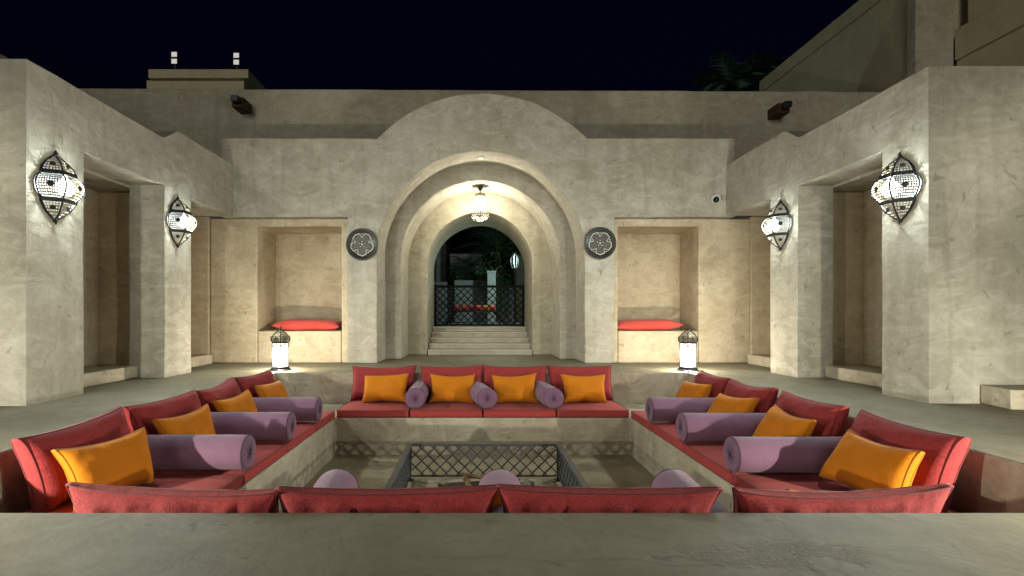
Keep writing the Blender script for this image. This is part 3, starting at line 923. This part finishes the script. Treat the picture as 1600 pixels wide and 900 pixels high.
RED = [cushion_mesh('back_cushion', 0.775, 0.41, 0.070, 0.060, 0.068, 10+i, M_RED, M_PIPE_R, 0.008, cord_r=0.0042) for i in range(4)]
REDF = [cushion_mesh('back_cushion', 0.835, 0.405, 0.030, 0.070, 0.062, 30+i, M_RED, M_PIPE_R, 0.015, n=48, m=26, cord_r=0.0045) for i in range(4)]
ORA = [cushion_mesh('scatter_cushion', 0.525, 0.335, 0.038, 0.056, 0.080, 50+i, M_ORANGE, M_PIPE_O, 0.007, cord_r=0.0038) for i in range(4)]
NIC = [cushion_mesh('niche_cushion', 0.96, 0.56, 0.030, 0.066, 0.045, 70+i, M_NRED, M_NRED, 0.006) for i in range(2)]

def put(meshes, name, loc, rot, label, cat, group, scale=1.0):
    me, pm = meshes
    o = link_mesh(name, me, None, None, loc, rot)
    o.scale = (scale,)*3
    tag(o, label, cat, group)
    for p_ in pm: link_mesh('piping', p_, None, o)
    return o

SEAT_T = -0.312
def seat_mesh(w, d, h=0.088):
    """flat seat pad with slightly crowned top and rounded edges"""
    n, m = 16, 16
    v = []; f = []
    def P(i, j, top):
        u, v_ = -1+2*i/n, -1+2*j/m
        x, y = u*w/2, v_*d/2
        c = (1-u**6)*(1-v_**6)
        return (x, y, (h*0.86 + h*0.16*c) if top else 0.0)
    for top in (True, False):
        for j in range(m+1):
            for i in range(n+1): v.append(P(i, j, top))
    nb = (n+1)*(m+1)
    for j in range(m):
        for i in range(n):
            a = j*(n+1)+i
            f.append((a, a+1, a+n+2, a+n+1)); f.append((nb+a, nb+a+n+1, nb+a+n+2, nb+a+1))
    idx = [i for i in range(n+1)] + [j*(n+1)+n for j in range(1, m+1)] + [m*(n+1)+i for i in range(n-1, -1, -1)] + [j*(n+1) for j in range(m-1, 0, -1)]
    L_ = len(idx)
    for k in range(L_):
        f.append((idx[(k+1) % L_], idx[k], nb+idx[k], nb+idx[(k+1) % L_]))
    me = MB().add(v, f).mesh('seat_cushion', M_SEAT, True)
    return me, [MB().tube([Vector(v[b_+k])+Vector((0, 0, dz)) for k in idx], 0.0035, 5, closed=True).mesh('piping', M_PIPE_R, True) for b_, dz in ((0, 0), (nb, 0.008))]

def put_seat(w, d, loc, rz, label):
    me, pm = seat_mesh(w, d)
    o = link_mesh('seat_cushion', me, None, None, loc, (0, 0, rz))
    md = o.modifiers.new('edge', 'BEVEL'); md.width = 0.014; md.segments = 3; md.limit_method = 'ANGLE'; md.angle_limit = R(40)
    tag(o, label, 'seat cushion', 'red seat cushions on the pit bench')
    for p_ in pm: link_mesh('piping', p_, None, o)
    return o

def bolster_meshes():
    L_, r = 0.80, 0.114
    prof = [(0.004, -0.006), (0.02, 0.004), (0.06, 0.0), (0.098, -0.002), (0.110, 0.008), (r, 0.022)]
    prof += [(r, 0.022 + (L_-0.044)*k/8) for k in range(1, 8)]
    prof += [(r, L_-0.022), (0.110, L_-0.008), (0.098, L_+0.002), (0.06, L_), (0.02, L_-0.004), (0.004, L_+0.006)]
    bm_ = MB().lathe(prof, 48)
    for q, (x, y, z) in enumerate(bm_.v):
        nz = mnoise.noise(Vector((x*9, y*9, z*5)))*0.0035 + mnoise.noise(Vector((x*5, y*5, z*17)))*0.0022
        rr = math.hypot(x, y) or 1.0
        x, y = x*(1+nz/rr*0.8), y*(1+nz/rr*0.8)
        bm_.v[q] = (x, max(y, -0.104), z)
    body = bm_.mesh('bolster', M_PURPLE, True)
    pipe = [MB().tube([ring_pt(2*math.pi*k/40, 0.1115, z) for k in range(40)], 0.0035, 5, closed=True).mesh('piping', M_PIPE_P, True) for z in (0.010, L_-0.010)]
    g = MB()
    for k in range(12):
        a = 2*math.pi*k/12
        for z in (-0.004, L_+0.004):
            g.tube([ring_pt(a, 0.012, z), ring_pt(a+0.05, 0.05, z*1.0), ring_pt(a, 0.088, z)], [0.0022, 0.0013, 0.0005], 4)
    pleat = g.mesh('end_pleats', M_PIPE_P, True)
    btn = [MB().lathe([(0.012, -0.010), (0.008, -0.013), (0.002, -0.014)], 10).mesh('button', M_PIPE_P, True),
           MB().lathe([(0.012, L_+0.010), (0.008, L_+0.013), (0.002, L_+0.014)], 10).mesh('button', M_PIPE_P, True)]
    return body, pipe, pleat, btn
BOL = bolster_meshes()
def put_bolster(end, direction, label):
    """end: centre of the visible end; direction: heading (deg) from that end along the bolster"""
    o = link_mesh('bolster', BOL[0], None, None, end, (R(90), 0, R(direction+90)))
    tag(o, label, 'bolster', 'mauve bolsters on the pit bench')
    for p_ in BOL[1]: link_mesh('piping', p_, None, o)
    tag(link_mesh('end_pleats', BOL[2], None, o), kind='stuff')
    for p_ in BOL[3]: link_mesh('button', p_, None, o)
    return o
BZ = SEAT_T + 0.118

ORD = ['first', 'second', 'third', 'fourth']
rnd = random.Random(4)
# --- far side of the pit, below the portal
for i in range(4):
    x = BX0 + 0.4 + 0.8*i
    put_seat(0.785, 0.845, (x, BY1+0.425, BENCH+0.001), 0, '%s red seat cushion along the bench below the portal, counting toward the dome camera' % ORD[i])
bx = [-1.110, -0.283, 0.480, 1.272]
for i, x in enumerate(bx):
    put(RED[i], 'back_cushion', (x, PY1-0.175, SEAT_T+0.205), (R(75+rnd.uniform(-2, 2)), R(rnd.uniform(-1.0, 1.0)), R(rnd.uniform(-3, 3))),
        '%s red back cushion below the portal, counting toward the dome camera' % ORD[i], 'back cushion', 'red back cushions round the pit')
ox = [-1.055, -0.27, 0.465, 1.285]
for i, x in enumerate(ox):
    put(ORA[i], 'scatter_cushion', (x, PY1-0.395, SEAT_T+0.165), (R(69+rnd.uniform(-7, 5)), R(rnd.uniform(-3.5, 3.5)), R(rnd.uniform(-8, 8))),
        '%s orange scatter cushion below the portal, counting toward the dome camera' % ORD[i], 'scatter cushion', 'orange scatter cushions round the pit')
for i, (x, a) in enumerate(((-0.655, 91), (0.135, 101), (0.86, 97))):
    put_bolster((x, 5.75, BZ), a, '%s mauve bolster on the bench below the portal, counting toward the dome camera' % ORD[i])

# --- the two side benches, nearest seat first
ys = [3.06, 3.86, 4.645, 5.38]
lens = [0.79, 0.79, 0.76, 0.69]
for sgn, who in ((-1, 'rooftop-box side'), (1, 'stepped-block side')):
    wall = PX0 if sgn < 0 else PX1
    front = BX0 if sgn < 0 else BX1
    rz = R(90) if sgn < 0 else R(-90)
    for i in range(4):
        put_seat(lens[i], 0.885, (front + sgn*0.445, ys[i], BENCH+0.001), rz, '%s red seat cushion from the camera on the bench of the %s' % (ORD[i], who))
    cy = [3.12, 3.99, 4.83, 5.62]
    for i, y in enumerate(cy):
        put(RED[(i+2) % 4], 'back_cushion', (wall - sgn*0.185, y, SEAT_T+0.205), (R(73+rnd.uniform(-4, 4)), R(rnd.uniform(-2, 2)), rz + R(rnd.uniform(-5, 5))),
            '%s red back cushion from the camera on the %s' % (ORD[i], who), 'back cushion', 'red back cushions round the pit')
    oy = [3.02, 3.86, 4.67, 5.50]
    for i, y in enumerate(oy):
        put(ORA[(i+1) % 4], 'scatter_cushion', (wall - sgn*0.415, y, SEAT_T+0.168), (R(67+rnd.uniform(-7, 5)), R(rnd.uniform(-4, 4)), rz + R(sgn*rnd.uniform(0, 14))),
            '%s orange scatter cushion from the camera on the %s' % (ORD[i], who), 'scatter cushion', 'orange scatter cushions round the pit')
    by = [3.52, 4.34, 5.11] if sgn < 0 else [3.46, 4.30, 5.09]
    for i, y in enumerate(by):
        put_bolster((front - sgn*0.01, y, BZ), 180 if sgn < 0 else 0, '%s mauve bolster from the camera on the bench of the %s' % (ORD[i], who))

# --- near side, backs to the camera
fx = [-1.165, -0.337, 0.515, 1.415]
for i, x in enumerate(fx):
    put(REDF[i], 'back_cushion', (x, PY0+0.160, SEAT_T+0.180), (R(72), R([0.6, -1.4, 1.2, 1.0][i]), R(180+[-1.5, 1.5, -1.5, 2.0][i])),
        '%s red cushion of the row showing its back, counting toward the stepped block' % ORD[i], 'back cushion', 'red back cushions round the pit')
    put_seat(0.785, 0.845, (BX0+0.4+0.8*i, PY0+0.435, BENCH+0.001), 0, '%s red seat cushion of the near row, counting toward the stepped block' % ORD[i])
for i, x in enumerate((-0.72, 0.128, 1.03)):
    put_bolster((x, 2.76, BZ), -90+[4, 0, -3][i], '%s mauve bolster end peeping over the near row, counting toward the stepped block' % ORD[i])
put(ORA[0], 'scatter_cushion', (-0.10, PY0+0.40, SEAT_T+0.120), (R(62), R(7), R(180)), 'orange scatter cushion of which a corner peeps over the near row beside the fire guard', 'scatter cushion', 'orange scatter cushions round the pit')
put(ORA[1], 'scatter_cushion', (1.60, PY0+0.40, SEAT_T+0.098), (R(62), R(-5), R(180)), 'orange scatter cushion barely peeping over the last red cushion of the near row', 'scatter cushion', 'orange scatter cushions round the pit')

# --- cushions in the portal niches
put(NIC[0], 'niche_cushion', (-2.56, 8.19, 0.478+0.088), (R(2), 0, R(4)), 'coral red cushion lying in the seat niche beside the rooftop-box wing', 'cushion', 'coral cushions in the portal niches')
put(NIC[1], 'niche_cushion', (2.63, 8.19, 0.478+0.088), (R(2), 0, R(-4)), 'coral red cushion lying in the seat niche under the dome camera', 'cushion', 'coral cushions in the portal niches')

# ------------------------------------------------------------------ fire guard with lattice sides, logs
TX0, TX1, TY0, TY1, TZ = -0.60, 0.765, 3.57, 4.84, -0.46
fg = empty('fire_guard', ((TX0+TX1)/2, (TY0+TY1)/2, PIT), 0, 'low square metal fire guard with lattice sides standing in the pit', 'fire guard')
hw, hd, H = (TX1-TX0)/2, (TY1-TY0)/2, TZ-PIT
for sx in (-1, 1):
    for sy in (-1, 1):
        MB().box(sx*hw-0.016, sx*hw+0.016, sy*hd-0.016, sy*hd+0.016, 0.001, H-0.02).build('leg', M_IRON, fg, bevel=0.003)
        MB().box(sx*hw-0.035, sx*hw+0.035, sy*hd-0.035, sy*hd+0.035, 0.0005, 0.01).build('foot', M_IRON, fg)
for sy in (-1, 1):
    MB().box(-hw-0.026, hw+0.026, sy*hd-0.024, sy*hd+0.024, H-0.02, H).build('top_rail', M_FRAME, fg, bevel=0.003)
    MB().box(-hw+0.023, hw-0.023, sy*hd-0.008, sy*hd+0.008, 0.035, 0.050).build('bottom_rail', M_FRAME, fg)
    lp = lattice(MB(), -hw+0.02, hw-0.02, 0.045, H-0.02, 0.113, 0.0052, y=sy*hd, depth=0.024).build('lattice_panel', M_FRAME, fg)
    tag(lp, kind='stuff')
for sx in (-1, 1):
    MB().box(sx*hw-0.024, sx*hw+0.024, -hd+0.0245, hd-0.0245, H-0.0195, H-0.0005).build('top_rail', M_FRAME, fg, bevel=0.003)
    MB().box(sx*hw-0.008, sx*hw+0.008, -hd+0.023, hd-0.023, 0.035, 0.050).build('bottom_rail', M_FRAME, fg)
    lp = lattice(MB(), -hd+0.02, hd-0.02, 0.045, H-0.02, 0.113, 0.0052, depth=0.024).build('lattice_panel', M_FRAME, fg, loc=(sx*hw, 0, 0), rot=(0, 0, R(90)))
    tag(lp, kind='stuff')

hearth = empty('fire_pit', ((TX0+TX1)/2, (TY0+TY1)/2, PIT), 0, 'low square hearth kerb filled with ash inside the fire guard', 'hearth')
for (x0, x1, y0, y1) in ((-0.5, 0.5, 0.36, 0.46), (-0.5, 0.5, -0.46, -0.36), (-0.5, -0.4, -0.359, 0.359), (0.4, 0.5, -0.359, 0.359)):
    MB().box(x0, x1, y0, y1, 0.001, 0.07).build('kerb', M_PIT, hearth, bevel=0.01)
MB().box(-0.399, 0.399, -0.359, 0.359, 0.001, 0.03).build('ash_bed', M_ASH, hearth)
r2_ = random.Random(8)
lab = ['charred log lying across the hearth', 'pale split log propped upright in the hearth', 'thick grey log at the hearth edge', 'short log lying in the ash', 'thin branch laid over the other logs', 'stubby log at the near kerb of the hearth']
lg = [((-0.34, 0.20, 0.075), (0.30, 0.26, 0.085), 0.045, M_BARK), ((-0.10, 0.05, 0.05), (-0.17, 0.30, 0.13), 0.03, M_LOG), ((0.15, -0.10, 0.08), (0.38, 0.22, 0.085), 0.05, M_ASH),
      ((-0.32, -0.05, 0.07), (-0.10, 0.02, 0.075), 0.04, M_BARK), ((-0.20, 0.32, 0.15), (0.22, 0.12, 0.16), 0.018, M_LOG), ((-0.05, -0.22, 0.07), (0.25, -0.25, 0.07), 0.04, M_BARK)]
for k, (a, b_, r_, mt) in enumerate(lg):
    a, b_ = Vector(a), Vector(b_)
    n = 7
    path = [a.lerp(b_, q/n) + Vector((r2_.uniform(-1, 1), r2_.uniform(-1, 1), r2_.uniform(-0.4, 0.4)))*0.006 for q in range(n+1)]
    o = MB().tube(path, [r_*r2_.uniform(0.85, 1.08) for _ in path], 9).build('log', mt, loc=hearth.location, smooth=True)
    tag(o, lab[k], 'log', 'logs in the hearth')

def dry_leaf(x, y, z, rz, label):
    v = []; f = []
    for i in range(5):
        u = i/4
        w_ = 0.018*math.sin(math.pi*min(0.97, u+0.03))
        v += [(-w_, u*0.07, 0.012*math.sin(u*3)+0.004), (0, u*0.07, 0.004+0.006*math.sin(u*3)), (w_, u*0.07, 0.010*math.sin(u*3)+0.006)]
    for i in range(4):
        f += [(3*i, 3*i+1, 3*i+4, 3*i+3), (3*i+1, 3*i+2, 3*i+5, 3*i+4)]
    o = MB().add(v, f).build('dry_leaf', M_DRY, loc=(x, y, z), rot=(0, 0, rz), smooth=True, recalc=False)
    tag(o, label, 'leaf')
dry_leaf(-1.0, 5.42, PIT+0.001, 1.2, 'curled dry reddish leaf lying on the pit floor')
dry_leaf(1.32, 4.55, PIT+0.001, 2.4, 'small dark leaf by the foot of the bench in the pit')

# ------------------------------------------------------------------ garden seen through the passage
GZ = 0.474
tag(MB().box(-14, 14, F4+0.001, 44, 0.002, GZ).build('garden_ground', M_EARTH), kind='structure')
tag(MB().box(-0.64, 0.29, 16.0, 16.25, GZ, 1.76).build('planter_wall', M_GPLAST, bevel=0.02), 'long low pale garden wall beyond the gate', 'wall')
tag(MB().box(-2.2, -0.87, 16.4, 16.6, GZ, 1.74).build('planter_wall', M_GPLAST, bevel=0.02), 'short low pale garden wall beside the dark garden building', 'wall')
tag(MB().box(-3.2, 3.2, 16.62, 16.8, GZ, 1.56).build('garden_wall', M_GPLAST, bevel=0.02), 'long pale low wall at the back of the garden, behind the bench', 'wall')
pw = empty('garden_pillar', (0.465, 15.0, GZ), 0, 'pale square pillar standing in the garden above the gate', 'pillar')
MB().box(-0.12, 0.12, -0.12, 0.12, 0, 1.42).build('shaft', M_GPLAST, pw, bevel=0.01)
MB().box(-0.135, 0.135, -0.135, 0.135, 1.42, 1.48).build('cap', M_GPLAST, pw, bevel=0.01)
gb = empty('garden_building', (-1.6, 18, GZ), 0, 'dark tall garden building seen at the edge of the passage', 'building')
MB().box(-1.6, 0.60, 0, 3, 0, 3.1).build('wall', M_GDARK, gb, bevel=0.02)
MB().box(-1.65, 0.65, -0.05, 3.05, 3.1, 3.3).build('parapet', M_GDARK, gb, bevel=0.02)
MB().box(0.28, 0.42, -0.03, 0, 0, 3.0).build('pilaster', M_GPLAST, gb)
gc = empty('garden_house', (0.1, 24, GZ), 0, 'low pale house far behind the palms in the garden', 'building')
MB().box(-1.6, 0.2, 0, 3, 0, 3.0).build('wall', M_GPLAST, gc, bevel=0.02)
MB().box(-1.1, -0.1, -0.02, 0, 0, 2.3).build('doorway', M_GDARK, gc)
tag(MB().box(1.25, 3.0, 16.2, 16.6, GZ, 2.55).build('garden_wall', M_GDARK, bevel=0.03), 'dark brown garden wall with a lantern, beyond the gate', 'wall')
gl = empty('garden_lantern', (0.985, 13.2, 1.88), 0, 'pale ornate garden lantern in front of the dark brown wall', 'lantern')
MB().lathe([(0.05, 0), (0.08, 0.05), (0.095, 0.22), (0.05, 0.33), (0.01, 0.38)], 8).build('glass', M_GLAMP, gl)
for k in range(8):
    MB().tube([ring_pt(R(45*k), r_, z_) for r_, z_ in ((0.052, 0), (0.084, 0.05), (0.099, 0.22), (0.053, 0.33), (0.012, 0.40))], 0.008, 4).build('rib', M_IRON, gl)
MB().tube([(0, 0, -1.40), (0, 0, 0.02)], 0.022, 6).build('post', M_IRON, gl)
point('garden_fill', (0, -0.02, 0.18), 85.0, (0.66, 1.0, 0.90), 0.012, gl)  # added fill for the garden; the lantern itself is an unlit ornament

bt = empty('garden_bench', (0.0, 13.0, GZ), 0, 'dark garden bench with scrolled legs just beyond the gate', 'bench')
MB().box(-0.52, 0.52, -0.2, 0.2, 0.30, 0.345).build('seat', M_IRON, bt, bevel=0.006)
for sx in (-1, 1):
    for sy in (-1, 1):
        MB().tube([(sx*0.45, sy*0.15, 0.30), (sx*0.56, sy*0.15, 0.22), (sx*0.62, sy*0.15, 0.10), (sx*0.74, sy*0.15, 0.0)], 0.022, 6).build('leg', M_IRON, bt)
    MB().tube([(sx*0.50, 0, 0.33), (sx*0.66, 0, 0.40), (sx*0.80, 0, 0.55)], 0.02, 6).build('arm', M_IRON, bt)
BC = [cushion_mesh('bench_cushion', 0.15, 0.13, 0.03, 0.03, 0.02, 90+i, [M_NRED, M_NRED, M_RED, M_NRED, M_ORANGE, M_NRED][i], M_PIPE_R, 0.002, n=10, m=8, cord_r=0.003) for i in range(6)]
for i in range(6):
    put(BC[i], 'bench_cushion', (-0.43+0.17*i, 13.02, GZ+0.345+0.068), (R(72), 0, 0), '%s of six little red cushions in a row on the garden bench' % (['first', 'second', 'third', 'fourth', 'fifth', 'sixth'][i]),
        'cushion', 'little cushions on the garden bench')

def palm(loc, trunk_h, n_fronds, length, seed, label, lean=0.1, r=0.14, lw=0.012):
    rn = random.Random(seed)
    T = empty('palm_tree', loc, rn.uniform(0, 6), label, 'palm tree', 'palms behind the walls')
    path = [(lean*(q/8)**2*trunk_h, 0, trunk_h*q/8) for q in range(9)]
    MB().tube(path, [r*(1.25-0.45*q/8) for q in range(9)], 10).build('trunk', M_BARK, T, smooth=True)
    tip = Vector(path[-1])
    fr = MB()
    for k in range(n_fronds):
        a = k*2.399 + rn.uniform(-0.2, 0.2)
        el = R(rn.uniform(-15, 78))
        Ld = length*rn.uniform(0.8, 1.1)
        d = Vector((math.cos(a), math.sin(a), 0))
        pts = []
        p = tip.copy(); ang = el
        n = 12
        for q in range(n+1):
            pts.append(p.copy())
            p = p + (d*math.cos(ang) + Vector((0, 0, math.sin(ang))))*(Ld/n)
            ang -= R(rn.uniform(5, 10))
        fr.tube(pts, [0.018*(1-0.8*q/n) for q in range(n+1)], 4)
        side = Vector((-d.y, d.x, 0))
        for q in range(2, n+1):
            for w_ in (0.0, 0.5):
                c = pts[q-1].lerp(pts[q], w_)
                dr = (pts[q]-pts[q-1]).normalized()
                ll = Ld*0.30*math.sin(math.pi*(0.12+0.85*q/(n+1)))
                for s in (-1, 1):
                    e_ = c + (side*s*0.8 + dr*0.65 + Vector((0, 0, rn.uniform(-0.35, 0.05)))).normalized()*ll
                    fr.add([c - dr*lw, c + dr*lw, c.lerp(e_, 0.6) + dr*lw*0.9, e_], [(0, 1, 2, 3)])
    tag(fr.build('fronds', M_FROND, T, recalc=False), kind='stuff')
    return T

def shrub(name, loc, h, rx, ry, n, seed, label, leaf=0.09, cat='shrub', stems=5):
    rn = random.Random(seed)
    T = empty(name, loc, 0, label, cat, 'garden planting beyond the gate')
    st = MB(); lf = MB()
    tips = []
    for k in range(stems):
        a = rn.uniform(0, 6.28); rr = rn.uniform(0.2, 0.8)
        p1 = Vector((rx*rr*math.cos(a), ry*rr*math.sin(a), h*rn.uniform(0.55, 0.9)))
        st.tube([(0.04*math.cos(a), 0.04*math.sin(a), 0), p1*0.5 + Vector((0, 0, h*0.05)), p1], [0.03, 0.02, 0.008], 5)
        tips.append(p1); tips.append(p1*0.65)
    clumps = [t_ + Vector((rn.gauss(0, rx*0.3), rn.gauss(0, ry*0.3), rn.gauss(0, h*0.12))) for t_ in tips for _ in range(3)]
    for k in range(n):
        c = rn.choice(clumps) + Vector((rn.gauss(0, rx*0.16), rn.gauss(0, ry*0.16), rn.gauss(0, h*0.08)))
        if c.z < 0.03: c.z = 0.03
        d = Vector((rn.gauss(0, 1), rn.gauss(0, 1), rn.gauss(0.5, 0.7))).normalized()
        s_ = d.cross(Vector((rn.gauss(0, 1), rn.gauss(0, 1), rn.gauss(0, 1)))).normalized()
        l_ = leaf*rn.uniform(0.6, 1.3)
        lf.add([c, c + d*l_*0.5 + s_*l_*0.22, c + d*l_, c + d*l_*0.5 - s_*l_*0.22], [(0, 1, 2, 3)])
    st.build('stems', M_BARK, T)
    tag(lf.build('foliage', M_LEAF, T, recalc=False), kind='stuff')
    return T
palm((-0.25, 17.4, GZ), 1.75, 22, 1.1, 3, 'small palm with upright fronds in the garden beside the pale house', r=0.10)
palm((1.0, 19.5, GZ), 2.6, 30, 2.2, 5, 'large bushy palm filling the head of the passage view', r=0.16)
palm((11.3, 21.0, GZ), 9.1, 44, 2.3, 9, 'tall palm rising in the dark behind the rear wall', r=0.2, lw=0.05)
palm((10.0, 21.5, GZ), 7.3, 20, 1.8, 13, 'shorter palm crown barely showing in the dark above the rear wall', r=0.18, lw=0.05)
shrub('leafy_shrub', (0.55, 16.0, GZ), 1.8, 0.75, 0.5, 1500, 21, 'leafy shrub behind the pale garden pillar')
shrub('leafy_shrub', (-0.3, 16.9, GZ), 1.5, 0.5, 0.4, 700, 22, 'lower shrub behind the long low garden wall')
shrub('leafy_shrub', (1.6, 18.2, GZ), 3.2, 0.9, 0.7, 1400, 23, 'tall shrub growing over the dark brown garden wall')
